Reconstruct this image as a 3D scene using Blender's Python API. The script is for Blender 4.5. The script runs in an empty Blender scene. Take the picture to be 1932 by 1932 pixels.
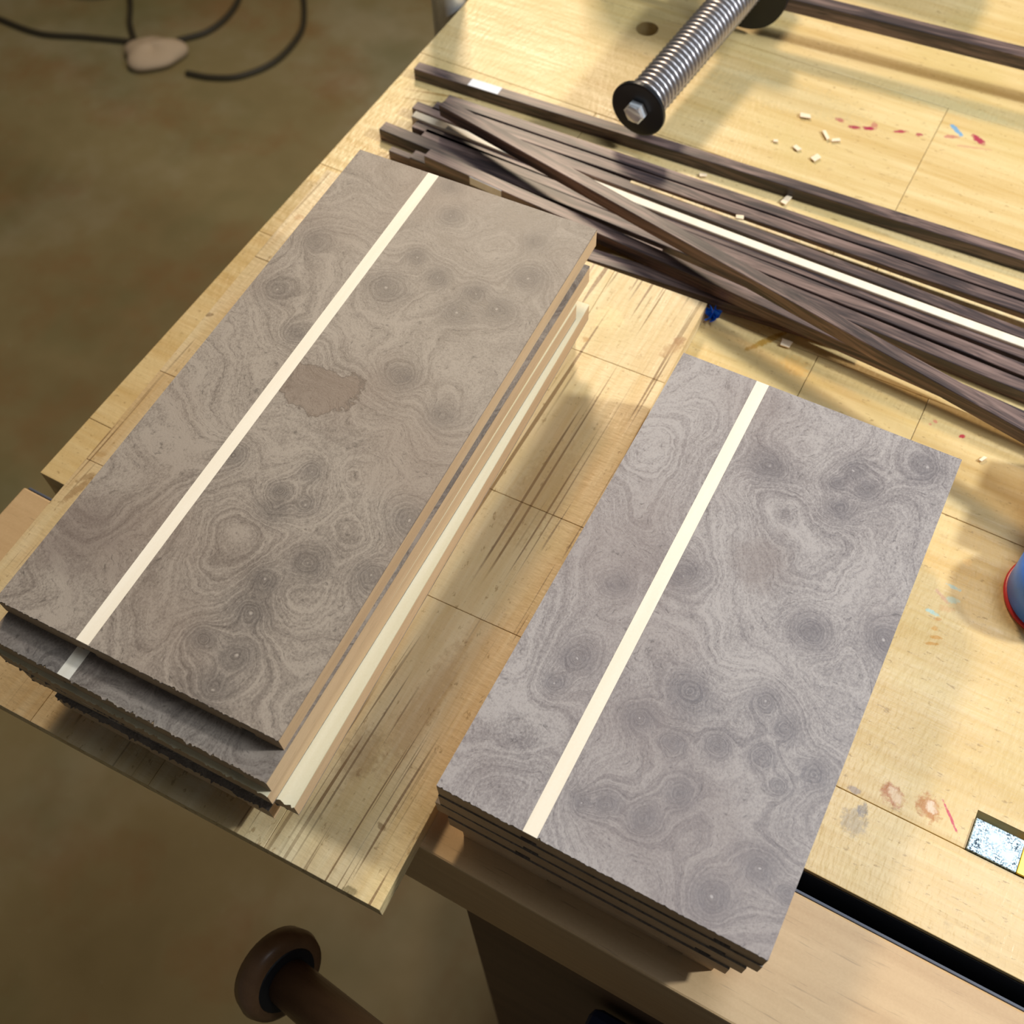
import bpy, bmesh, math, random
from mathutils import Vector, Matrix
random.seed(7)
C = bpy.context.scene.collection
PI = math.pi

# ------------------------------------------------------------------ camera
CAM_H = .528
MW = Matrix(((0.8756, -0.4041, 0.2646), (0.4826, 0.7566, -0.4412), (-0.0219, 0.5140, 0.8575)))
FPX = 2080.0
q = MW.to_quaternion()
MW = q.to_matrix()
cd = bpy.data.cameras.new('camera')
cam = bpy.data.objects.new('camera', cd); C.objects.link(cam)
cam.matrix_world = Matrix.Translation((0, 0, CAM_H)) @ MW.to_4x4()
cd.sensor_width = 36; cd.sensor_height = 36; cd.sensor_fit = 'HORIZONTAL'
cd.lens = 36 * FPX / 1932
cd.clip_start = .02
cd.dof.use_dof = True; cd.dof.focus_distance = .53; cd.dof.aperture_fstop = 11.5
bpy.context.scene.camera = cam

def at(px, py, z=0.0):
    """pixel of the 1932 frame -> point on the horizontal plane z"""
    d = MW @ Vector((px - 966, 966 - py, -FPX)); t = (z - CAM_H) / d.z
    return Vector((d.x * t, d.y * t, z))

# ------------------------------------------------------------------ world, lights, exposure
w = bpy.data.worlds.new('world'); bpy.context.scene.world = w; w.use_nodes = True
w.node_tree.nodes['Background'].inputs[0].default_value = (.88, .94, 1.0, 1)
w.node_tree.nodes['Background'].inputs[1].default_value = .075
def area(name, loc, to, size, power, col):
    l = bpy.data.lights.new(name, 'AREA'); l.shape = 'RECTANGLE'; l.size = size[0]; l.size_y = size[1]
    l.energy = power; l.color = col
    o = bpy.data.objects.new(name, l); C.objects.link(o); o.location = loc
    o.rotation_euler = (Vector(to) - Vector(loc)).to_track_quat('-Z', 'Y').to_euler()
    return o
area('task_lamp_light', (.95, .72, .92), (-.02, .25, .0), (.11, .11), 18.5, (.90, .955, 1.0))
area('warm_lamp_light', (-.95, 1.65, 1.35), (-.1, .3, 0), (.26, .26), 28, (1.0, .81, .58))
area('ceiling_light', (.42, .70, 1.70), (.05, .25, 0), (.9, .5), 15, (.86, .93, 1.0))
sc = bpy.context.scene
sc.view_settings.view_transform = 'Standard'; sc.view_settings.look = 'None'
sc.view_settings.gamma = 1; sc.view_settings.use_curve_mapping = False
sc.view_settings.exposure = -0.08

# ------------------------------------------------------------------ node helpers
def s2l(c):
    return tuple(((v / 255) / 12.92 if v <= 10 else (((v / 255) + .055) / 1.055) ** 2.4) for v in c) + (1,)
class NT:
    def __init__(s, name):
        s.m = bpy.data.materials.new(name); s.m.use_nodes = True
        s.t = s.m.node_tree; s.b = s.t.nodes['Principled BSDF']; s.p = None
    def n(s, kind, **kw):
        nd = s.t.nodes.new(kind)
        for k, v in kw.items(): setattr(nd, k, v)
        return nd
    def put(s, sock, v):
        if v is None: return
        if isinstance(v, bpy.types.NodeSocket): s.t.links.new(v, sock)
        else: sock.default_value = v
    def math(s, op, a, b=None, c=None, clamp=False):
        nd = s.n('ShaderNodeMath', operation=op, use_clamp=clamp)
        for i, v in enumerate((a, b, c)): s.put(nd.inputs[i], v)
        return nd.outputs[0]
    def vm(s, op, a, b=None, scale=None):
        nd = s.n('ShaderNodeVectorMath', operation=op)
        s.put(nd.inputs[0], a); s.put(nd.inputs[1], b)
        if scale is not None: s.put(nd.inputs['Scale'], scale)
        return nd.outputs['Value'] if op in ('DISTANCE', 'LENGTH', 'DOT_PRODUCT') else nd.outputs[0]
    def noise(s, vec, scale, detail=2, rough=.5, dist=0, col=False, w=None):
        nd = s.n('ShaderNodeTexNoise')
        if w is not None:
            nd.noise_dimensions = '1D'; s.put(nd.inputs['W'], w)
        else: s.put(nd.inputs['Vector'], vec)
        nd.inputs['Scale'].default_value = scale; nd.inputs['Detail'].default_value = detail
        nd.inputs['Roughness'].default_value = rough; nd.inputs['Distortion'].default_value = dist
        return nd.outputs['Color'] if col else nd.outputs[0]
    def ramp(s, f, stops, interp='LINEAR'):
        nd = s.n('ShaderNodeValToRGB'); s.put(nd.inputs[0], f); e = nd.color_ramp.elements
        nd.color_ramp.interpolation = interp
        for i, (p, c) in enumerate(stops):
            el = e[i] if i < 2 else e.new(p)
            el.position = p; el.color = c if len(c) == 4 else s2l(c)
        return nd.outputs[0]
    def mapr(s, f, a, b, c=0.0, d=1.0):
        nd = s.n('ShaderNodeMapRange'); s.put(nd.inputs[0], f)
        for i, v in enumerate((a, b, c, d)): nd.inputs[i + 1].default_value = v
        return nd.outputs[0]
    def mix(s, f, a, b, mode='MIX'):
        nd = s.n('ShaderNodeMix', data_type='RGBA', blend_type=mode)
        s.put(nd.inputs[0], f); s.put(nd.inputs[6], a); s.put(nd.inputs[7], b)
        return nd.outputs[2]
    def pos(s): return s.n('ShaderNodeNewGeometry').outputs['Position']
    def objc(s):
        o = s.n('ShaderNodeTexCoord').outputs['Object']; r = s.n('ShaderNodeObjectInfo').outputs['Random']
        k = s.vm('SCALE', (3.1, 7.7, 5.3), scale=r)
        return s.vm('ADD', o, k)
    def mul(s, v, xyz): return s.vm('MULTIPLY', v, xyz)
    def fin(s, col, rough=.5, bump=None, bstr=.3, bdist=.001, spec=.5, metal=0):
        s.put(s.b.inputs['Base Color'], col); s.put(s.b.inputs['Roughness'], rough)
        s.put(s.b.inputs['Specular IOR Level'], spec); s.put(s.b.inputs['Metallic'], metal)
        if bump is not None:
            bn = s.n('ShaderNodeBump'); bn.inputs['Strength'].default_value = bstr
            bn.inputs['Distance'].default_value = bdist
            s.put(bn.inputs['Height'], bump); s.t.links.new(bn.outputs[0], s.b.inputs['Normal'])
        return s.m

def plain(name, c, rough=.5, metal=0, spec=.5):
    n = NT(name)
    v = n.noise(n.objc(), 300, 3)
    col = n.mix(n.mapr(v, .3, .7, 0, .25), s2l(c), s2l([x * .8 for x in c]))
    return n.fin(col, rough, spec=spec, metal=metal)

def burl(name, z, eyes=None, patches=(), light=(156, 143, 129), dark=(98, 87, 78), bluish=0):
    """walnut burl: contour rings of a height field that peaks at every eye"""
    n = NT(name)
    p = n.pos() if eyes else n.objc()
    wc = n.noise(p, 22, 4, .55, col=True)
    wv = n.vm('SCALE', n.vm('SUBTRACT', wc, (.5, .5, .5)), scale=.022)
    w2 = n.noise(p, 160, 2, .5, col=True)
    wv2 = n.vm('SCALE', n.vm('SUBTRACT', w2, (.5, .5, .5)), scale=.0022)
    pw = n.vm('ADD', n.vm('ADD', p, wv), wv2)
    pw0 = n.vm('ADD', p, n.vm('SCALE', n.vm('SUBTRACT', wc, (.5, .5, .5)), scale=.010))
    pw0 = n.vm('ADD', pw0, wv2)
    F = n.math('MULTIPLY', n.noise(pw, 9, 2, .45), 3.6)
    dots = None
    if eyes:
        for (x, y, r) in eyes:
            c = at(x, y, z); rr = r / 2080 * .48
            d = n.vm('DISTANCE', pw0, tuple(c))
            e = n.math('POWER', .3679, n.math('MULTIPLY', d, 1.25 / rr))
            F = n.math('MULTIPLY_ADD', e, .95 + .25 * math.sin(x), F)
            dots = e if dots is None else n.math('MAXIMUM', dots, e)
    else:
        vo = n.n('ShaderNodeTexVoronoi'); n.put(vo.inputs['Vector'], pw0); vo.inputs['Scale'].default_value = 24
        dots = n.math('POWER', .3679, n.math('MULTIPLY', vo.outputs['Distance'], 3.5))
        F = n.math('MULTIPLY_ADD', dots, .9, F)
    rings = n.noise(None, 13, 2, .62, w=F)
    rings = n.mapr(rings, .3, .7)
    broad = n.noise(pw, 17, 3, .6)
    # pores that run along the contours
    cv = n.n('ShaderNodeCombineXYZ'); n.put(cv.inputs[0], n.math('MULTIPLY', F, 9.0))
    sp = n.n('ShaderNodeSeparateXYZ'); n.put(sp.inputs[0], p)
    n.put(cv.inputs[1], n.math('MULTIPLY', sp.outputs[0], 24)); n.put(cv.inputs[2], n.math('MULTIPLY', sp.outputs[1], 24))
    pores = n.noise(cv.outputs[0], 9, 3, .6)
    fine = n.noise(n.mul(p, (1, .8, 1)), 1050, 2, .65)
    v = n.math('MULTIPLY_ADD', rings, .27 - .06 * bluish, n.math('MULTIPLY', broad, .54))
    v = n.math('MULTIPLY_ADD', pores, .32, v)
    v = n.math('MULTIPLY_ADD', n.mapr(fine, .25, .75), .34, v)
    v = n.math('MULTIPLY_ADD', n.mapr(dots, .05, .60), -.20, v)
    col = n.ramp(v, ((.36, dark), (.85, light), (.6, [(a + b) / 2 for a, b in zip(dark, light)])))
    # redder zones
    red = n.mapr(n.noise(p, 11, 2), .48, .68, 0, .38)
    col = n.mix(red, col, s2l((130, 110, 95) if not bluish else (130, 115, 110)))
    col = n.mix(n.mapr(dots, .12, .5, 0, .26), col, s2l((100, 93, 88) if not bluish else (108, 104, 108)))
    # pale pin at the middle of each eye
    col = n.mix(n.mapr(dots, .89, .94, 0, .5), col, s2l([min(255, a + 35) for a in light]))
    por = n.mapr(pores, .30, .38, .45, 0)
    col = n.mix(por, col, s2l([a * .62 for a in dark]))
    for (x, y, rx, ry, c, sg) in patches:      # the dark inclusions of the figure
        cc = at(x, y, z); k = .48 / 2080
        dv = n.mul(n.vm('SUBTRACT', pw0, tuple(cc)), (1 / (rx * k), 1 / (ry * k), 0))
        L = n.math('ADD', n.vm('LENGTH', dv), n.math('MULTIPLY', n.math('SUBTRACT', n.noise(p, 75, 4, .6), .5), 1.7))
        col = n.mix(n.mapr(L, .96 if sg > .5 else .4, 1.04 if sg > .5 else 1.3, sg, 0), col, s2l(c))
        col = n.mix(n.mapr(n.math('ABSOLUTE', n.math('SUBTRACT', L, 1.0)), 0, .07, .6 if sg > .5 else 0, 0), col, s2l([a * .7 for a in c]))
    rgh = n.mapr(v, .3, .8, .40, .54)
    return n.fin(col, rgh, bump=n.math('ADD', pores, fine), bstr=.18, bdist=.0005, spec=.5)

def wood(name, c1, c2, axis=0, fine=1.0, world=False, rough=.5, spec=.4, bstr=.15, flecks=0, bands=1.0):
    n = NT(name)
    p = n.pos() if world else n.objc()
    st = [1.0, 1.0, 1.0]; st[axis] = .06
    a = n.noise(n.mul(p, tuple(st)), 130 * fine, 4, .6, .4)
    st2 = list(st); st2[axis] = .12
    b = n.noise(n.mul(p, tuple(st2)), 22, 3, .55, .8)
    f = n.noise(p, 900, 2, .5)
    v = n.math('MULTIPLY_ADD', b, .9 * bands, n.math('MULTIPLY_ADD', a, .75, n.math('MULTIPLY', f, .25)))
    col = n.ramp(v, ((.55, c2), (1.3 if False else 1.0, c1)))
    v = n.mapr(v, .55, 1.35)
    col = n.ramp(v, ((0, c2), (1, c1)))
    if flecks:
        st3 = list(st); st3[axis] = .06
        fl = n.noise(n.mul(p, tuple(st3)), 700, 2, .7)
        col = n.mix(n.mapr(fl, .62, .72, 0, flecks), col, s2l([x * .62 for x in c2]))
    return n.fin(col, rough, bump=a, bstr=bstr, bdist=.0006, spec=spec)

def wenge():
    n = NT('striped_wenge')
    p = n.objc()
    wv = n.vm('SCALE', n.noise(n.mul(p, (1, 1, 1)), 7, 2, col=True), scale=.02)
    pw = n.vm('ADD', p, n.mul(wv, (0, 1, 1)))
    a = n.noise(n.mul(pw, (.030, 1, 1)), 520, 3, .65, .2)
    b = n.noise(n.mul(pw, (.035, 1, 1)), 150, 2, .5, .6)
    v = n.mapr(n.math('MULTIPLY_ADD', b, 1.1, a), .72, 1.42)
    col = n.ramp(v, ((0, (44, 38, 42)), (1, (146, 122, 114)), (.35, (74, 61, 60)), (.6, (112, 92, 86))))
    return n.fin(col, .42, bump=a, bstr=.2, bdist=.0005, spec=.5)

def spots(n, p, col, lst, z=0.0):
    """stains, soft patches and painted shade: (px, py, rx, ry, angle, colour, strength) on the plane z"""
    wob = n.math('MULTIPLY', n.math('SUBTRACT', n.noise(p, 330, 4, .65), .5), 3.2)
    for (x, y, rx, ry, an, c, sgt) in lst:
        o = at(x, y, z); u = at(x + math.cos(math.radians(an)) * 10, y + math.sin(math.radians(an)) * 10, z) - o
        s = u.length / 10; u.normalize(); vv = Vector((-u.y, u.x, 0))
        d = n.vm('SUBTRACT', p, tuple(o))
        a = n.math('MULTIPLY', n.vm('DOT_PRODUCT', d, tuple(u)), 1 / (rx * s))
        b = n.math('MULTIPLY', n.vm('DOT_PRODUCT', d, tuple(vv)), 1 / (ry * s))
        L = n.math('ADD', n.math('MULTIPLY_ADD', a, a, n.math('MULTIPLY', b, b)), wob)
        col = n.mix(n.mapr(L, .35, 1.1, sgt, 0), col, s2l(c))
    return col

def maple_top(name, stains, z, c1, c2, axis=0, scratches=False, grime=(150, 118, 70)):
    n = NT(name); p = n.pos()
    rnd = n.n('ShaderNodeObjectInfo').outputs['Random']
    st = [1, 1, 1]; st[axis] = .07
    pp = n.vm('ADD', p, n.vm('SCALE', (.0, .0, 1.7), scale=rnd))
    a = n.noise(n.mul(pp, tuple(st)), 150, 4, .62, .3)
    b = n.noise(n.mul(pp, tuple(st)), 34, 3, .5, 1.2)
    blot = n.noise(p, 9, 4, .6)
    v = n.mapr(n.math('MULTIPLY_ADD', b, .8, a), .66, 1.12)
    col = n.ramp(v, ((0, c2), (1, c1)))
    col = n.mix(n.mapr(blot, .44, .66, 0, .42), col, s2l([x * .86 for x in c1[:2]] + [c1[2] * .70]))
    tone = n.mapr(rnd, 0, 1, 0, .18)
    col = n.mix(tone, col, s2l((c1[0] * .94, c1[1] * .84, c1[2] * .66)))
    # fine dark nicks and grime with a shape of their own
    g = n.noise(n.mul(p, tuple([1 if i != axis else .45 for i in range(3)])), 330, 3, .7)
    col = n.mix(n.mapr(g, .62, .70, 0, .6), col, s2l(grime))
    g2 = n.noise(p, 55, 5, .75)
    col = n.mix(n.mapr(g2, .60, .74, 0, .35), col, s2l(grime))
    if scratches:
        s3 = [1, 1, 1]; s3[axis] = .012
        ss = n.noise(n.mul(n.vm('ADD', p, n.vm('SCALE', n.noise(p, 3, 1, col=True), scale=.01)), tuple(s3)), 330, 1, .4)
        mask = n.mapr(n.noise(p, 8, 2), .42, .55)
        k = n.mapr(ss, .645, .675, 0, .8)
        col = n.mix(n.math('MULTIPLY', k, mask), col, s2l((120, 88, 50)))
        q1 = n.vm('ADD', n.mul(p, (1, .018, 1)), n.vm('SCALE', n.noise(p, 2.5, 1, col=True), scale=.014))
        s2_ = n.noise(q1, 620, 1, .4); m2 = n.mapr(n.noise(p, 13, 2), .45, .6)
        col = n.mix(n.math('MULTIPLY', n.mapr(s2_, .66, .69, 0, .7), m2), col, s2l((112, 84, 52)))
    col = spots(n, p, col, stains, z)
    # little ripples left by a cabinet scraper
    rip = n.noise(n.mul(p, (1.0, .35, 1) if axis == 0 else (.35, 1, 1)), 420, 2, .5)
    return n.fin(col, n.mapr(blot, .3, .7, .30, .48), bump=n.math('MULTIPLY_ADD', rip, .8, a), bstr=.5, bdist=.0008, spec=.5)

# ------------------------------------------------------------------ geometry helpers
def obj(name, bm, mat, parent=None, smooth=False):
    me = bpy.data.meshes.new(name); bm.normal_update(); bm.to_mesh(me); bm.free()
    if mat: me.materials.append(mat)
    if smooth:
        for f in me.polygons: f.use_smooth = True
    o = bpy.data.objects.new(name, me); C.objects.link(o)
    if parent: o.parent = parent
    return o
def tag(o, label=None, cat=None, group=None, kind=None):
    if label: o['label'] = label
    if cat: o['category'] = cat
    if group: o['group'] = group
    if kind: o['kind'] = kind
    return o
def thing(name, label, cat, loc=(0, 0, 0), rz=0, group=None):
    o = bpy.data.objects.new(name, None); C.objects.link(o); o.location = loc; o.rotation_euler = (0, 0, rz)
    o.empty_display_size = .02
    return tag(o, label, cat, group)
def box(x0, x1, y0, y1, z0, z1, bev=0.0, bm=None):
    bm = bm or bmesh.new()
    vs = [bm.verts.new((x, y, z)) for z in (z0, z1) for x, y in ((x0, y0), (x1, y0), (x1, y1), (x0, y1))]
    fs = [bm.faces.new([vs[i] for i in f]) for f in ((3, 2, 1, 0), (4, 5, 6, 7), (0, 1, 5, 4), (1, 2, 6, 5), (2, 3, 7, 6), (3, 0, 4, 7))]
    if bev:
        es = list({e for f in fs for e in f.edges})
        bmesh.ops.bevel(bm, geom=es, offset=bev, segments=2, affect='EDGES', profile=.5)
    return bm
def prism(pts, z0, z1, bm=None):
    bm = bm or bmesh.new()
    lo = [bm.verts.new((x, y, z0)) for x, y in pts]; hi = [bm.verts.new((x, y, z1)) for x, y in pts]
    bm.faces.new(hi); bm.faces.new(lo[::-1])
    for i in range(len(pts)):
        j = (i + 1) % len(pts); bm.faces.new((lo[i], lo[j], hi[j], hi[i]))
    return bm
def basis(d):
    d = Vector(d).normalized(); up = Vector((0, 0, 1)) if abs(d.z) < .9 else Vector((1, 0, 0))
    u = d.cross(up).normalized(); return u, u.cross(d).normalized(), d
def lathe(prof, a, d, seg=40, bm=None):
    """prof = (distance along d, radius)"""
    bm = bm or bmesh.new(); u, v, d = basis(d); a = Vector(a); rings = []
    for t, r in prof:
        rings.append([bm.verts.new(a + d * t + (u * math.cos(2 * PI * k / seg) + v * math.sin(2 * PI * k / seg)) * max(r, 1e-5)) for k in range(seg)])
    for r0, r1 in zip(rings, rings[1:]):
        for k in range(seg):
            bm.faces.new((r0[k], r0[(k + 1) % seg], r1[(k + 1) % seg], r1[k]))
    bm.faces.new(rings[0][::-1]); bm.faces.new(rings[-1])
    bmesh.ops.recalc_face_normals(bm, faces=bm.faces)
    return bm
def tube(pts, r, seg=10, bm=None):
    bm = bm or bmesh.new(); pts = [Vector(p) for p in pts]; rings = []
    for i, p in enumerate(pts):
        d = (pts[min(i + 1, len(pts) - 1)] - pts[max(i - 1, 0)])
        u, v, d = basis(d)
        rings.append([bm.verts.new(p + (u * math.cos(2 * PI * k / seg) + v * math.sin(2 * PI * k / seg)) * r) for k in range(seg)])
    for r0, r1 in zip(rings, rings[1:]):
        for k in range(seg): bm.faces.new((r0[k], r0[(k + 1) % seg], r1[(k + 1) % seg], r1[k]))
    bm.faces.new(rings[0][::-1]); bm.faces.new(rings[-1])
    bmesh.ops.recalc_face_normals(bm, faces=bm.faces)
    return bm
def catmull(P, n=10):
    P = [Vector(p) for p in P]; P = [P[0] * 2 - P[1]] + P + [P[-1] * 2 - P[-2]]; out = []
    for i in range(1, len(P) - 2):
        for k in range(n):
            t = k / n; a, b, c, d = P[i - 1:i + 3]
            out.append(.5 * ((2 * b) + (c - a) * t + (2 * a - 5 * b + 4 * c - d) * t * t + (3 * b - a - 3 * c + d) * t ** 3))
    out.append(P[-2]); return out
def cut(o, bmc):
    """cut the shape bmc out of o for good"""
    bmesh.ops.recalc_face_normals(bmc, faces=bmc.faces)
    k = obj('cutter', bmc, None); md = o.modifiers.new('b', 'BOOLEAN'); md.object = k; md.operation = 'DIFFERENCE'; md.solver = 'EXACT'
    bpy.context.view_layer.update()
    me = bpy.data.meshes.new_from_object(o.evaluated_get(bpy.context.evaluated_depsgraph_get()))
    o.modifiers.clear(); o.data = me
    kd = k.data; bpy.data.objects.remove(k); bpy.data.meshes.remove(kd)

# ------------------------------------------------------------------ materials
bench_stains_and_patches = [
    (1585, 226, 10, 6, 20, (168, 40, 72), .9), (1612, 240, 14, 6, 10, (160, 34, 70), .95), (1640, 242, 14, 6, 10, (164, 32, 72), 1),
    (1650, 236, 7, 10, 10, (176, 60, 84), .6), (1700, 248, 15, 5, 0, (168, 40, 74), .9), (1735, 254, 8, 6, 0, (165, 52, 76), .85),
    (1795, 258, 16, 6, 5, (184, 84, 96), .6), (1846, 264, 16, 8, 40, (168, 36, 74), .95), (1835, 278, 40, 4, 8, (200, 130, 110), .4),
    (1805, 246, 17, 5, 48, (88, 158, 205), .85), (1645, 415, 6, 4, 10, (110, 160, 175), .6),
    (1765, 795, 5, 4, 40, (206, 110, 90), .7), (1816, 823, 7, 5, 0, (190, 45, 60), .95),
    (1450, 641, 52, 7, -24, (178, 134, 44), .85), (1475, 608, 16, 9, 25, (118, 92, 78), .75), (1452, 596, 22, 5, 25, (105, 85, 78), .5),
    (1498, 632, 12, 8, 0, (186, 170, 120), .5), (1549, 664, 11, 6, 10, (196, 176, 110), .5),
    (1500, 690, 30, 22, 30, (222, 172, 90), .5),
    (1684, 1500, 19, 27, -25, (178, 118, 66), 1), (1690, 1502, 11, 18, -25, (224, 196, 156), .8), (1752, 1522, 21, 28, -20, (184, 126, 62), 1),
    (1757, 1522, 10, 14, -20, (232, 208, 180), .8), (1794, 1543, 36, 3.2, 66, (196, 62, 84), .95),
    (1612, 1550, 28, 34, 20, (120, 112, 108), .45), (1628, 1528, 12, 16, 20, (110, 104, 108), .6), (1612, 1490, 16, 8, 25, (120, 110, 120), .55),
    (1800, 1108, 16, 5, 25, (168, 205, 205), .7), (1797, 1132, 14, 8, 10, (180, 208, 196), .6), (1760, 1155, 16, 5, 25, (170, 214, 212), .7),
    (1778, 1125, 22, 5, 50, (206, 150, 130), .5), (1785, 1148, 16, 9, 10, (214, 168, 110), .6), (1770, 1168, 7, 4, 0, (200, 146, 66), .8),
    (1764, 1185, 8, 6, 20, (206, 152, 70), .7), (1767, 1202, 12, 5, 10, (198, 144, 60), .85), (1758, 1214, 16, 4, 5, (194, 140, 56), .85),
    (1826, 1060, 9, 10, 0, (236, 196, 130), .6), (1755, 800, 4, 3, 0, (200, 90, 90), .6),
    (1270, 60, 60, 40, 0, (178, 140, 84), .3), (1480, 180, 170, 45, 16, (196, 176, 128), .5), (1790, 200, 130, 22, 16, (214, 198, 146), .5),  # broad soft patches, one browner and two paler
    (830, 178, 70, 3, 9, (150, 112, 50), .7), (800, 190, 60, 3, 9, (160, 122, 60), .6)]
board_stains_and_shade = [
    (1270, 655, 12, 30, 40, (176, 138, 92), .6), (1282, 642, 10, 14, 30, (160, 120, 80), .6), (1098, 540, 4, 12, 20, (140, 120, 60), .7),
    (1105, 640, 6, 7, 20, (176, 130, 70), .6), (1150, 600, 30, 30, 0, (226, 206, 150), .5),
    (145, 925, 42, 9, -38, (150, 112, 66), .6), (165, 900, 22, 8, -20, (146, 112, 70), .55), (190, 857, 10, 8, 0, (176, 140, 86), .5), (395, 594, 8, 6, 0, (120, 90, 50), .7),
    (565, 410, 10, 8, 0, (196, 156, 110), .6), (680, 1420, 60, 40, -60, (146, 112, 72), .35), (720, 1560, 12, 6, 40, (120, 86, 40), .6),  # the broad brown patch paints shadow between the stacks
    (1020, 930, 120, 45, -58, (176, 138, 84), .28), (800, 1330, 160, 30, -58, (160, 122, 78), .3), (660, 1680, 16, 8, 20, (96, 80, 40), .6)]  # long brown patches paint the shadow band between the stacks
M = dict(
    bench=maple_top('bench_maple', bench_stains_and_patches, 0.0, (226, 202, 150), (204, 172, 112)),
    board=maple_top('board_maple', board_stains_and_shade, .013, (228, 207, 166), (206, 174, 124), axis=1, scratches=True),
    jaw=wood('jaw_wood', (216, 184, 138), (182, 146, 102), 0, .9, rough=.42, flecks=.3),
    core=wood('panel_core', (218, 186, 144), (184, 150, 112), 1, 1.1, rough=.65, flecks=.3),
    poplar=wood('pale_backing_wood', (236, 226, 196), (212, 196, 150), 1, 1.2, rough=.6),
    maple=wood('inlay_maple', (252, 243, 226), (236, 222, 198), 1, 1.2, rough=.5, bands=.5),
    wenge=wenge(),
    dowel=wood('handle_wood', (134, 98, 66), (98, 68, 44), 0, .8, rough=.35),
    steel=NT('worn_steel'), brass=plain('brass', (226, 190, 84), .35, 1), dark=plain('black_iron', (34, 36, 40), .32, .3),
    black=plain('black_and_shade_paint', (22, 20, 22), .6), white=plain('white_paper', (236, 238, 244), .6),  # black colours the lever knob and the painted shade at the vise
    chip=plain('wood_chip', (244, 222, 190), .7), tape=plain('blue_tape', (30, 130, 250), .5), chrome=plain('chrome', (240, 244, 248), .25, .5),
    spring=plain('spring_steel', (176, 172, 174), .34, .9), cord=plain('cord_rubber', (56, 48, 30), .6),
    pale=plain('pale_bark', (196, 172, 142), .8), blue=plain('blue_plastic', (66, 136, 255), .35), red=plain('red_plastic', (196, 40, 44), .35),
    carcass=wood('carcass_wood', (120, 92, 66), (92, 66, 48), 0, .6, rough=.6), leather=plain('dark_blue_leather', (84, 88, 100), .6),
    navy=plain('navy_plastic', (38, 52, 88), .6))
n = NT.__new__(NT); n.m = M['steel'].m; n.t = n.m.node_tree; n.b = n.t.nodes['Principled BSDF']
p_ = n.pos()
k_ = n.mapr(n.noise(p_, 1100, 3, .7), .50, .55); k2_ = n.mapr(n.noise(p_, 120, 3), .38, .58)
n.fin(n.mix(n.math('MULTIPLY', k_, k2_), s2l((186, 206, 216)), s2l((40, 54, 66))), .48, metal=.55)
M['steel'] = n.m

eyesL = [(600, 455, 42), (520, 550, 42), (785, 485, 28), (730, 540, 46), (825, 522, 30), (900, 555, 30), (940, 582, 42), (865, 590, 44), (1000, 525, 40),
         (1010, 455, 36), (855, 405, 30), (850, 350, 30), (755, 710, 36), (835, 785, 38), (440, 860, 36), (585, 890, 28), (530, 925, 26), (577, 950, 28),
         (520, 960, 38), (590, 1060, 46), (503, 1095, 36), (472, 1155, 46), (400, 1297, 46), (445, 1235, 44), (385, 1205, 30), (560, 628, 30), (700, 1090, 36), (770, 985, 44)]
eyesR = [(1450, 875, 40), (1607, 885, 34), (1577, 910, 24), (1635, 923, 32), (1583, 962, 30), (1745, 878, 46), (1290, 1085, 40), (1522, 1193, 42),
         (1672, 1208, 42), (1165, 1103, 32), (1088, 1235, 40), (1045, 1280, 26), (1300, 1302, 44), (1210, 1355, 38), (1272, 1400, 30), (1360, 1405, 32),
         (1445, 1325, 36), (1485, 1375, 32), (1445, 1425, 30), (1475, 1480, 22), (1540, 1455, 32), (1285, 1502, 36), (1095, 1510, 26), (1140, 1515, 32),
         (1215, 1545, 34), (1430, 1640, 38), (1340, 1700, 42), (1480, 1690, 24)]
M['burlL'] = burl('walnut_burl_brown', .088, eyesL, [(604, 736, 84, 60, (112, 92, 76), .55), (165, 1010, 110, 100, (104, 88, 80), .45)])
M['burlR'] = burl('walnut_burl_cool_lit', .0625, eyesR, [(1440, 1062, 64, 70, (112, 96, 90), .42)], light=(166, 158, 154), dark=(104, 96, 96), bluish=1)  # cooler, paler tones put the cool lamp's light into the burl colour
M['burl'] = burl('walnut_burl_plain', 0)

# ------------------------------------------------------------------ floor
def concrete():
    n = NT('stained_concrete'); p = n.pos()
    a = n.noise(p, 2.2, 5, .6); b = n.noise(p, 7, 4, .6); g = n.noise(p, 60, 3, .6)
    col = n.ramp(a, ((.3, (122, 106, 66)), (.7, (160, 148, 118)), (.5, (138, 122, 82))))
    col = n.mix(n.mapr(b, .5, .72, 0, .55), col, s2l((132, 92, 48)))
    col = n.mix(n.mapr(n.noise(p, 4.3, 3), .52, .7, 0, .5), col, s2l((104, 102, 62)))
    col = n.mix(n.mapr(g, .66, .75, 0, .3), col, s2l((160, 152, 124)))
    return n.fin(col, .55, bump=b, bstr=.1, bdist=.003)
tag(obj('floor', box(-3.6, 2.4, -1.6, 4.2, -.95, -.9), concrete()), 'stained olive brown concrete floor', kind='structure')

wm = plain('wall_paint', (150, 140, 120), .8)
tag(obj('wall_back', box(-3.6, 2.4, 4.2, 4.3, -.95, 1.7), wm), 'plain workshop wall beyond the bench', kind='structure')
tag(obj('wall_left', box(-3.7, -3.6, -1.6, 4.3, -.95, 1.7), wm), 'plain workshop wall on the left', kind='structure')
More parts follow.
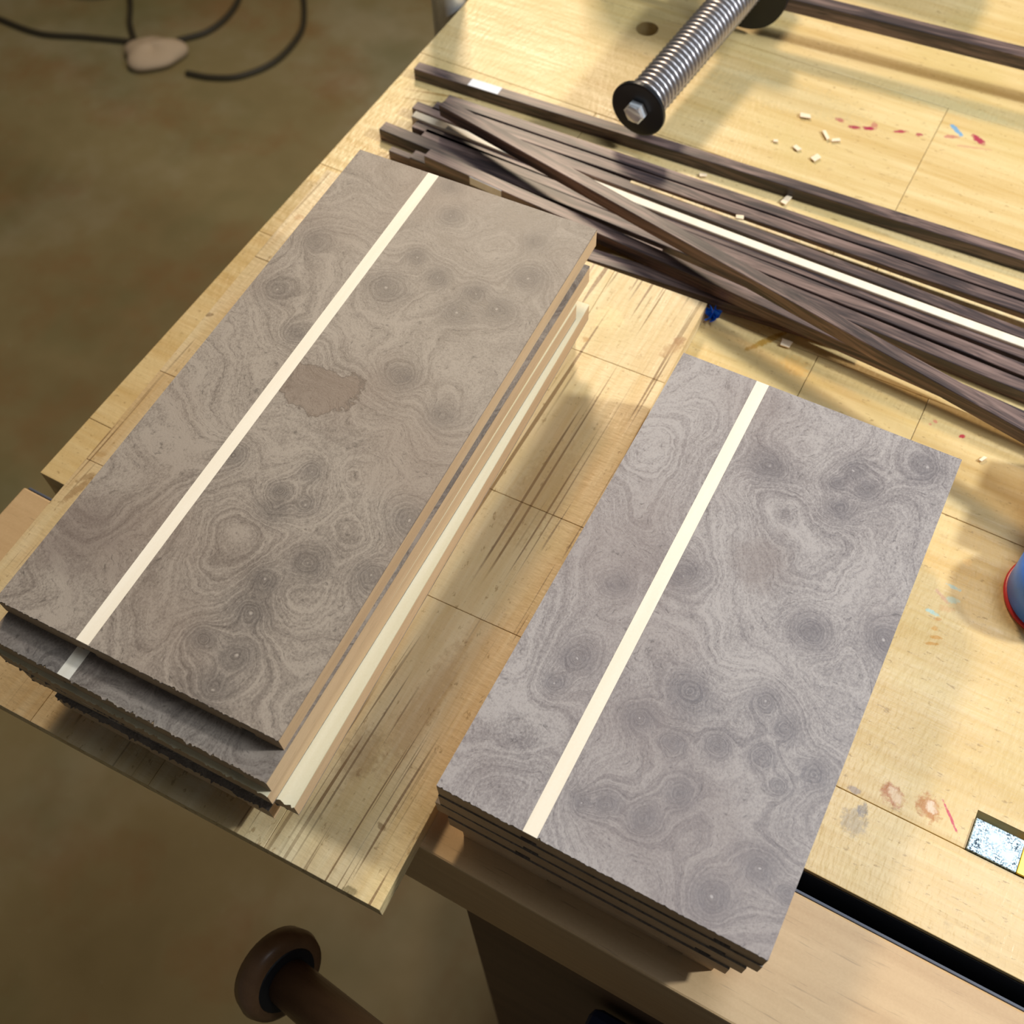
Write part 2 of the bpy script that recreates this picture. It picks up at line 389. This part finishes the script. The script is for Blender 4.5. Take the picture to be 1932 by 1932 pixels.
# ------------------------------------------------------------------ the workbench
bench = thing('workbench', 'long maple workbench with stained laminated top carrying the two panel stacks', 'workbench', (.3, .6, -.9))
def bpart(name, bm, m): # vertices are given in the room's coordinates
    bmesh.ops.translate(bm, verts=bm.verts, vec=(-.3, -.6, .9)); return obj(name, bm, m, bench)
rows = [(.1665, .2105, [-.4165, .45, 1.1]), (.2105, .3833, [-.4165, -.20, .30, 1.1]), (.3833, .4560, [-.4165, -.0525, .0163, .5, 1.1]),
        (.4560, .5900, [-.4165, -.27, .26, 1.1]), (.5900, .7085, [-.4165, -.0515, .42, 1.1]), (.7085, .8600, [-.4165, .10, 1.1])]
g = .00015
for (y0, y1, xs) in rows:
    for x0, x1 in zip(xs, xs[1:]):
        pk = bpart('plank', box(x0 + g, x1 - g, y0 + g, y1 - g, -.055, random.uniform(-.0003, 0), .0003), M['bench'])
        if y0 == .2105 and x1 == .30:     # slot for the bench dog
            b = box(.1128, .175, .2090, .2316, -.05, .01)
            bmesh.ops.translate(b, verts=b.verts, vec=(0, 0, 0)); bmesh.ops.translate(b, verts=b.verts, vec=(0, 0, 0))
            cutme = (pk, b)
        if y0 == .5900 and x0 == -.4165:  # round dog hole
            h = at(1221, 54, 0); cuthole = (pk, lathe([(-.04, .0085), (.02, .0085)], (h.x, h.y, 0), (0, 0, 1), 32))
bpy.context.view_layer.update()
cut(*cutme); cut(*cuthole)
bpart('bed', box(-.413, 1.08, .17, .856, -.062, -.0555), M['carcass'])
bpart('apron', box(-.30, 1.0, .20, .23, -.16, -.062), M['carcass'])
bpart('cabinet', box(-.095, 1.05, .22, .80, -.88, -.062), M['carcass'])
bpart('front_panel', box(-.098, 1.05, .094, .22, -.86, -.104), M['carcass'])
for x in (-.098, .98):
    bpart('foot', box(x, x + .09, .10, .80, -.9, -.86), M['carcass'])

bpart('gap_shade_strip', box(-.40, 1.0, .1659, .1664, -.055, -.0035), M['black'])  # black strip stands in for the deep shade in the vise gap
vise = thing('face_vise', 'wooden face vise with full length front jaw along the bench front edge', 'vise', (.1, .12, -.1))
def vpart(name, bm, m, par=None, sm=False):
    bmesh.ops.translate(bm, verts=bm.verts, vec=(-.1, -.12, .1)); return obj(name, bm, m, par or vise, sm)
vpart('jaw', box(-.4178, .62, .0890, .1548, -.098, 0, .0012), M['jaw'])
vpart('jaw_liner', box(-.4150, .62, .1549, .1563, -.09, -.0003, .0003), M['leather'])
ha = at(532, 1842, -.150); hd = Vector((1, -.12, .42))
vpart('screw', lathe([(0, .014), (.2, .014)], (ha.x + .235, ha.y - .04, ha.z + .085), (0, 1, 0), 24), M['spring'], sm=True)
hk = vpart('screw_head', lathe([(0, .018), (.004, .024), (.04, .024), (.044, .018)], (ha.x + .235, ha.y - .075, ha.z + .085), (0, 1, 0), 32), M['dark'], sm=True)
han = vpart('handle', lathe([(0, .0135), (.12, .0150), (.26, .0135)], ha, hd, 32), M['dowel'], sm=True)
hn = hd.normalized()
vpart('knob', lathe([(-.016, .010), (-.014, .020), (-.009, .0262), (-.002, .0278), (.003, .0262), (.005, .0225), (.0045, .013)], ha, hd, 40), M['dowel'], sm=True)
vpart('groove_shadow', lathe([(.0042, .0200), (.0056, .0190), (.0062, .0150)], ha, hd, 32), M['black'])  # black ring paints the shadow in the groove inside the knob
tag(obj('lower_clamp', box(-.012, .075, .062, .088, -.205, -.155, .006), M['navy']), 'dark navy blue block low on the bench front beneath the vise jaw', 'clamp')

dog = thing('bench_dog', 'square steel bench dog with brass side flush in its slot', 'bench dog', (.12, .218, -.04))
dp = lambda nm, b, m: (bmesh.ops.translate(b, verts=b.verts, vec=(-.12, -.218, .04)), obj(nm, b, m, dog))
dp('steel_face', box(.1131, .1362, .2107, .2272, -.04, .0012, .0004), M['steel'])
dp('brass_face', box(.1363, .1425, .2107, .2272, -.04, .0012, .0004), M['brass'])

# ------------------------------------------------------------------ the loose board under the left stack
board = thing('maple_board', 'pale scratched maple board overhanging the bench front under the left stack', 'board', (-.25, .25, 0))
bd = [at(617, 316, .013), at(1335, 572, .013), at(715, 1718, .013)]
u = (bd[1] - bd[2]).normalized(); v = Vector((-u.y, u.x, 0)).normalized() # u to the back, v to the left
o_ = bd[2]; Lu = (bd[1] - bd[2]).length
cuts = [(0, .062, [0, .148, .2205, .33, Lu]), (.062, .128, [0, .095, .15, .30, Lu]), (.128, .200, [0, .12, .25, Lu]), (.200, .2735, [0, .138, .208, .31, Lu])]
for a0, a1, ys in cuts:
    for y0, y1 in zip(ys, ys[1:]):
        P = [o_ + u * (y0 + g) + v * (a0 + g * .6), o_ + u * (y0 + g) + v * (a1 - g * .6), o_ + u * (y1 - g) + v * (a1 - g * .6), o_ + u * (y1 - g) + v * (a0 + g * .6)]
        bm = prism([(p.x + .25, p.y - .25) for p in P][::-1], .0002, .013 - random.uniform(0, .00012))
        bmesh.ops.recalc_face_normals(bm, faces=bm.faces)
        bmesh.ops.bevel(bm, geom=[e for e in bm.edges], offset=.0002, segments=1, affect='EDGES')
        obj('stave', bm, M['board'], board)

# ------------------------------------------------------------------ panels
T = .0125
def panel(nr, width, length, ztop, rot, label, face, up=True, group='walnut burl panels', jag=.0003, seed=0, inlay=(.0453, .0068), line=True):
    """nr = near right top corner; the panel runs back and to the left from it"""
    rnd = random.Random(seed)
    r = Matrix.Rotation(rot, 2)
    cx, cy = r @ Vector((-width / 2, length / 2))
    t = thing('panel', label, 'panel', (nr[0] + cx, nr[1] + cy, ztop - T), rot, group)
    W, L = width / 2, length / 2
    xi0, xi1 = -W + inlay[0], -W + inlay[0] + inlay[1]
    vt = .0010 if line else .0004
    # core: a slab with two grooves ploughed in its underside (or in its back when it lies face down)
    zc = T - vt if up else T - .0008
    g1, g2, gd = xi0 - .001, W - .0215, .0032
    if up: prof = [(-W, .0001), (g1, .0001), (g1, gd), (g1 + .0075, gd), (g1 + .0075, .0001), (g2, .0001), (g2, gd), (g2 + .0072, gd), (g2 + .0072, .0001), (W, .0001), (W, zc), (-W, zc)]
    else: prof = [(-W, vt), (W, vt), (W, zc), (-W, zc)]
    bm = bmesh.new(); A = [bm.verts.new((x, -L, z)) for x, z in prof]; B = [bm.verts.new((x, L, z)) for x, z in prof]
    bm.faces.new(A); bm.faces.new(B[::-1])
    for i in range(len(prof)):
        j = (i + 1) % len(prof); bm.faces.new((A[j], A[i], B[i], B[j]))
    bmesh.ops.recalc_face_normals(bm, faces=bm.faces)
    obj('core', bm, M['core'], t)
    def sheet(nm, x0, x1, m, z0, z1, jg):
        k = max(2, int((x1 - x0) / .0009)); pts = []
        for i in range(k + 1):
            x = x0 + (x1 - x0) * i / k
            j = -L - (abs(rnd.gauss(0, jg)) * .7 if rnd.random() < .5 else 0) + (abs(rnd.gauss(0, jg)) if rnd.random() < .12 else 0)
            pts.append((x, j))
        pts += [(x1, L), (x0, L)]
        return obj(nm, prism(pts, z0, z1), m, t)
    z0, z1 = (T - vt, T) if up else (.0001, vt)
    if line:
        sheet('veneer', -W, xi0 - .00005, face, z0, z1, jag); sheet('inlay', xi0, xi1, M['maple'], z0, z1, 0)
        sheet('veneer', xi1 + .00005, W, face, z0, z1, jag)
    else: sheet('veneer', -W, W, face, z0, z1, jag)
    if not up:
        tag(sheet('rough_backing', -W, W, M['poplar'], T - .0008, T + .0001, jag), 'pale unfaced back of the panel')
    return t
R_ = math.radians
gl, gr_ = 'long burl panels stacked on the board', 'short burl panels stacked on the bench'
zl = [.088 - T * i for i in range(6)]
panel((-.1681, .0835), .1508, .3235, zl[0], R_(2.45), 'brown burl panel with white inlay line, topmost of the left stack', M['burlL'], group=gl, seed=1)
panel((-.1668, .0682), .1508, .3235, zl[1], R_(2.0), 'burl panel jutting out nearest the viewer, second from the top of the left stack', M['burl'], group=gl, seed=2, jag=.0007, inlay=(.0398, .0068))
panel((-.1675, .0655), .1508, .3080, zl[2], R_(1.7), 'panel lying pale back up, third from the top of the left stack', M['burl'], False, group=gl, seed=3, jag=.0006)
panel((-.1588, .0689), .1500, .3180, zl[3], R_(2.9), 'panel with pale back jutting out to the right, fourth down in the left stack', M['burl'], False, group=gl, seed=4, jag=.0006)
panel((-.1720, .0640), .1220, .3200, zl[4], R_(1.8), 'narrower panel second from the bottom of the left stack', M['burl'], group=gl, seed=5, line=False, jag=.0008)
panel((-.1720, .0790), .1180, .3100, zl[5], R_(2.2), 'bottom panel of the left stack lying on the maple board', M['burl'], group=gl, seed=6, line=False, jag=.0008)
zr = [.0625 - T * i for i in range(5)]
panel((.0449, .1067), .1512, .2660, zr[0], R_(.9), 'grey brown burl panel with white inlay line, topmost of the right stack', M['burlR'], group=gr_, seed=7, inlay=(.0418, .0068))
panel((.0450, .1060), .1512, .2660, zr[1], R_(.9), 'panel directly under the top one of the right stack', M['burl'], group=gr_, seed=8, line=False, inlay=(.0430, .0068), jag=.00004)
panel((.0405, .1050), .1490, .2650, zr[2], R_(.7), 'middle panel of the right stack, third from its top', M['burl'], group=gr_, seed=9, line=False, inlay=(.0415, .0068), jag=.00004)
panel((.0354, .1040), .1380, .2640, zr[3], R_(.6), 'narrow panel second from the bottom of the right stack', M['burl'], group=gr_, seed=10, line=False, jag=.00004)
panel((.0305, .1050), .1270, .2640, zr[4], R_(.6), 'narrow bottom panel of the right stack lying on the bench', M['burl'], group=gr_, seed=11, line=False, jag=.00004)

# ------------------------------------------------------------------ strips
def strip(name, p0, p1, zt0, zt1, wd, ht, m, label, cat='strip', group=None, ext=1.0, bow=0):
    a = at(*p0, zt0); b = at(*p1, zt1)
    b = a + (b - a) * ext
    d = (b - a); L = d.length
    t = Vector((0, 0, 1)); x = d.normalized(); y = t.cross(x).normalized(); z = x.cross(y)
    bm = bmesh.new(); ns = 24; rings = []
    for i in range(ns + 1):
        s = L * i / ns; off = bow * math.sin(PI * i / ns); c = .00035
        sec = [(-wd / 2 + c, 0), (-wd / 2, -c), (-wd / 2, -ht), (wd / 2, -ht), (wd / 2, -c), (wd / 2 - c, 0)]
        rings.append([bm.verts.new((s, yy + off, zz)) for yy, zz in sec])
    for r0, r1 in zip(rings, rings[1:]):
        for k in range(6): bm.faces.new((r0[k], r0[(k + 1) % 6], r1[(k + 1) % 6], r1[k]))
    bm.faces.new(rings[0][::-1]); bm.faces.new(rings[-1]); bmesh.ops.recalc_face_normals(bm, faces=bm.faces)
    bmesh.ops.translate(bm, verts=bm.verts, vec=(0, 0, ht))
    o = obj(name, bm, m)
    o.matrix_world = Matrix((( x.x, y.x, z.x, a.x - z.x * ht), (x.y, y.y, z.y, a.y - z.y * ht), (x.z, y.z, z.z, a.z - z.z * ht), (0, 0, 0, 1)))
    tag(o, label, cat, group)
    return o, L
G = 'loose wood strips behind the panel stacks'
W_ = M['wenge']
hh = .0088
sA, LA = strip('wood_strip', (786, 123), (1932, 482), hh, hh, .0085, hh, W_, 'long dark strip lying apart in front of the spring, white label near its left end', group=G, ext=1.25)
def sticker(par, s0, s1, wd, ht, side=False):
    bm = box(s0, s1, -wd / 2 + .0003, wd / 2 - .0004, ht + .00002, ht + .0003) if not side else box(s0, s1, -wd / 2 - .0003, -wd / 2 - .00002, ht * .25, ht * .97)
    tag(obj('sticker', bm, M['white'], par), 'blank white label')
sticker(sA, .044, .068, .0085, hh)
strip('wood_strip', (843, 185), (1932, 556), hh, hh, .0085, hh, W_, 'dark strip at the back edge of the pile, left end beside the crossing strip', group=G, ext=1.25)
strip('wood_strip', (820, 198), (1932, 580), hh, hh, .0090, hh, W_, 'dark strip second from the back of the pile, just behind the very thin yellowish strip', group=G, ext=1.25)
strip('wood_strip', (783, 197), (1932, 629), hh, hh, .0080, hh, W_, 'grainy dark strip directly behind the white strip', group=G, ext=1.25)
strip('pale_strip', (1190, 342), (1932, 605), .0092, .0092, .0026, .0088, M['board'], 'very thin yellowish maple strip between two dark strips behind the white one', group=G, ext=1.25)
strip('white_strip', (781, 214), (1932, 643), .0110, .0110, .0062, .0105, M['maple'], 'long thin white maple strip crossing the middle of the pile', group=G, ext=1.25, bow=-.003)
strip('wood_strip', (783, 232), (1932, 666), hh, hh, .0085, hh, W_, 'dark strip directly in front of the white strip', group=G, ext=1.25)
strip('wood_strip', (800, 250), (1932, 697), hh, hh, .0090, hh, W_, 'dark strip second in front of the white strip', group=G, ext=1.25)
strip('wood_strip', (722, 236), (1932, 728), hh, hh, .0090, hh, W_, 'dark strip whose left end reaches farthest left in the pile', group=G, ext=1.25)
strip('wood_strip', (779, 290), (1245, 478), .0087, .0087, .0085, .0085, W_, 'dark strip with a short stub showing at its left end above the top panel', group=G, ext=1.0)
sF, LF = strip('wood_strip', (807, 287), (1932, 786), .0178, .0178, .0085, hh, W_, 'raised dark strip by the top panel with a white label on its front side', group=G, ext=1.25)
sticker(sF, .037, .062, .0085, hh, True)
strip('wood_strip', (737, 280), (1000, 384), .0070, .0070, .0050, .0066, W_, 'thin dark strip just behind the far edge of the left stack', group=G, ext=1.0)
strip('wood_strip', (960, 430), (1600, 632), .0088, .0088, .0100, .0086, W_, 'dark strip nearest the pale board at the front of the pile', group=G, ext=1.02)
sD, LD = strip('wood_strip', (836, 192), (1932, 800), .0275, .0460, .0085, .0088, W_, 'dark strip lying diagonally across all the others, sloping down to the right', group=G, ext=1.2)
strip('wood_strip', (1400, -34), (1932, 97), .036, .036, .0110, .0100, W_, 'dark strip raised above the bench at the top right behind the spring', group=G, ext=1.3)
e1 = at(1932, 800, .046) ; e0 = at(836, 192, .0275); ee = e0 + (e1 - e0) * 1.12
tag(obj('support_block', box(ee.x - .02, ee.x + .02, ee.y - .03, ee.y + .03, 0, .0372, .001), M['jaw']), 'small wooden block under the right end of the diagonal strip', 'block')
e1 = at(1932, 106, .036)
tag(obj('support_block', box(e1.x + .09, e1.x + .13, e1.y - .03, e1.y + .02, 0, .0258, .001), M['jaw']), 'small wooden block under the raised strip at the back', 'block')

# ------------------------------------------------------------------ spring arm
P0 = at(1203, 207, .034); P1 = at(1394, -12, .036)
ax = (P1 - P0).normalized(); u_, v_, _ = basis(ax)
arm = thing('spring_arm', 'steel coil spring on a rod with black end washers and hex bolt above the bench', 'spring', tuple(P0))
def apart(nm, bm, m, sm=True):
    bmesh.ops.translate(bm, verts=bm.verts, vec=-P0); return obj(nm, bm, m, arm, sm)
Ls = (P1 - P0).length + .010
turns = 31; pts = []
for i in range(turns * 20 + 1):
    a = 2 * PI * i / 20; s = .0045 + (Ls - .008) * i / (turns * 20)
    pts.append(P0 + ax * s + (u_ * math.cos(a) + v_ * math.sin(a)) * .0128)
apart('coil', tube(pts, (Ls - .008) / turns / 2 * .84, 8), M['spring'])
apart('rod', lathe([(0, .0095), (Ls + .06, .0095)], P0 + ax * .001, ax, 24), M['dark'])
apart('end_washer', lathe([(-.0005, .0185), (0, .0198), (.0025, .0198), (.003, .0188)], P0, ax, 56), M['dark'], False)
apart('rear_washer', lathe([(0, .033), (.004, .033)], P0 + ax * Ls, ax, 56), M['dark'], False)
bm = lathe([(-.0058, .0068), (-.0050, .0078), (-.0006, .0078)], P0, ax, 6)
apart('hex_bolt', bm, M['chrome'], False)
apart('bolt_flange', lathe([(-.0062, .0055), (-.0058, .0062), (-.0057, .0062)], P0, ax, 32), M['chrome'])
hb = P0 + ax * (Ls + .062)
apart('foot_block', box(hb.x - .03, hb.x + .12, .825, .87, .0, .05, .004), M['dark'], False)
apart('shadow_block', box(-.38, -.31, .775, .83, 0, .15, .006), M['dark'], False)  # unseen block added to cast a dark patch beside the spring
apart('bar', box(-.31, -.25, .83, .86, .0, .03, .003), M['dark'], False)  # unseen link from the added shadow caster to the foot


# ------------------------------------------------------------------ chrome post at the end of the bench
cp = thing('chrome_post', 'shiny chrome post standing beyond the left end of the bench', 'post', (-.4305, .655, -.9))
cx_ = lambda b: bmesh.ops.translate(b, verts=b.verts, vec=(.4305, -.655, .9))
b = lathe([(-.14, .0135), (.30, .0135)], (-.4305, .655, 0), (0, 0, 1), 40); cx_(b); obj('tube', b, M['chrome'], cp, True)
b = lathe([(-.9, .0118), (-.14, .0118)], (-.4305, .655, 0), (0, 0, 1), 40); cx_(b); obj('stem', b, M['dark'], cp, True)

# ------------------------------------------------------------------ blue container
bc = thing('blue_container', 'blue plastic container with a red rim standing on the bench at the right', 'container', (.1150, .3590, 0))
obj('body', lathe([(.0018, .0225), (.0030, .0250), (.022, .0262), (.029, .024), (.031, .012)], (0, 0, 0), (0, 0, 1), 56), M['blue'], bc, True)
obj('rim', lathe([(.0, .0250), (.0006, .0262), (.0016, .0262), (.0022, .0250)], (0, 0, 0), (0, 0, 1), 56), M['red'], bc, True)
obj('cap', lathe([(.031, .013), (.036, .013)], (0, 0, 0), (0, 0, 1), 32), M['red'], bc)

# ------------------------------------------------------------------ chips and tape
chips = [(1519, 220, 12, 6, 8, 'pale wood chip lying left of the magenta stains'), (1557, 256, 15, 4, 62, 'longest slender wood chip below the magenta stains'),
         (1577, 266, 10, 4, -4, 'wood chip touching the slender one below the magenta stains'), (1503, 281, 8, 6, 40, 'small wood chip left of the slender one'),
         (1538, 300, 10, 6, -30, 'small wood chip lying nearest the front below the magenta stains'), (1463, 267, 5, 4, 0, 'tiny wood chip nearest the spring'),
         (1483, 379, 13, 6, -45, 'wood chip standing against the back edge of the strip pile'), (1326, 332, 7, 4, 5, 'tiny wood chip between the lone strip and the pile'),
         (1395, 411, 7, 5, 5, 'wood chip resting on the grainy dark strip behind the white strip'), (1482, 650, 10, 8, 20, 'square wood chip beside the ochre streak'),
         (1853, 867, 7, 3, -35, 'white splinter near the back right corner of the right stack')]
for (x, y, a, b, an, lab) in chips:
    z = .0003 if (x, y) != (1395, 411) else .0090
    c = at(x, y, z); e = at(x + 10 * math.cos(R_(an)), y + 10 * math.sin(R_(an)), z) - c
    rz = math.atan2(e.y, e.x); k = 1 / 2850
    rr = random.Random(x); j = lambda: rr.uniform(.75, 1.15)
    pts = [(-a * k * j(), -b * k * j()), (a * k * j(), -b * k * j()), (a * k * j(), b * k * j()), (-a * k * j(), b * k * j())]
    bm = prism(pts, 0, .0009); bmesh.ops.bevel(bm, geom=list(bm.edges), offset=.00015, segments=1, affect='EDGES')
    for vv in bm.verts: vv.co.z += abs(vv.co.x) * .12
    o = obj('wood_chip', bm, M['chip']); o.location = c; o.rotation_euler = (0, 0, rz)
    tag(o, lab, 'chip', 'wood chips scattered on the bench')
bm = bmesh.new(); rr = random.Random(3)
c = at(1341, 602, .0)
for k in range(16):
    a0 = k * 2 * PI / 16; r1 = .0030 + .0028 * rr.random(); zz = .002 + .010 * rr.random()
    p = [Vector((0, 0, .0005)), Vector((r1 * math.cos(a0), r1 * math.sin(a0), .001 + zz * .4)), Vector((r1 * 1.15 * math.cos(a0 + .35), r1 * 1.15 * math.sin(a0 + .35), zz)), Vector((.001 * math.cos(a0 + .4), .001 * math.sin(a0 + .4), zz * .8 + .001))]
    vs = [bm.verts.new(x) for x in p]; bm.faces.new(vs)
bmesh.ops.solidify(bm, geom=list(bm.faces), thickness=.0003)
o = obj('tape_scrap', bm, M['tape']); o.location = c + Vector((.0005, 0, .0)); tag(o, 'crumpled scrap of bright blue tape at the corner of the pale board', 'tape')

# ------------------------------------------------------------------ on the floor
def cordp(P, label, r=.0058, n=10):
    pts = catmull([at(x, y, -.9 + r) for x, y in P], n); o = obj('cord', tube(pts, r, 8), M['cord'], None, True)
    tag(o, label, 'cord', 'dark cords on the concrete floor')
cordp([(-60, 10), (0, 36), (75, 63), (160, 70), (262, 80)], 'dark cord running from the left edge to the pale lump on the floor')
cordp([(243, -30), (246, 10), (245, 45), (256, 82)], 'short dark cord dropping from the black tub to the pale lump')
cordp([(335, 76), (390, 60), (430, 30), (452, -8), (450, -50)], 'dark cord curving from the pale lump to the top edge, inner loop')
cordp([(352, 138), (400, 146), (455, 143), (520, 115), (565, 65), (574, 20), (568, -40)], 'dark cord making the wide outer loop right of the pale lump')
# pale lump
cl = at(293, 110, -.9)
bm = bmesh.new(); bmesh.ops.create_uvsphere(bm, u_segments=36, v_segments=18, radius=1)
rr = random.Random(5)
for vv in bm.verts:
    a = math.atan2(vv.co.y, vv.co.x); k = 1 + .10 * math.sin(a * 3 + 1) + .05 * math.sin(a * 5)
    vv.co.x *= .062 * k; vv.co.y *= .048 * k; vv.co.z = max(vv.co.z, -.35) * .022 * (1 + .2 * math.sin(a * 2 + 1))
o = obj('pale_lump', bm, M['pale'], None, True); o.location = cl + Vector((0, 0, .012)); o.rotation_euler = (0, 0, R_(30))
tag(o, 'pale flat rounded lump lying over the cords on the floor', 'debris')
# black tub
bt = at(228, -62, -.9)
tub = thing('black_tub', 'round black tub standing on the floor at the top left', 'tub', (bt.x, bt.y, -.9))
obj('wall', lathe([(.0, .10), (.004, .106), (.10, .122), (.105, .127), (.11, .127), (.11, .119), (.02, .10)], (0, 0, 0), (0, 0, 1), 48), M['dark'], tub, True)
# stub of hardware beside the bench end
o = obj('lever_knob', lathe([(0, .004), (.004, .011), (.018, .013), (.03, .009), (.06, .006), (.10, .006)], (0, 0, 0), (.96, .05, .02), 24), M['black'], None, True)
o.location = (-.448, .268, -.075); tag(o, 'small black lever knob poking out beneath the left edge of the bench', 'knob')
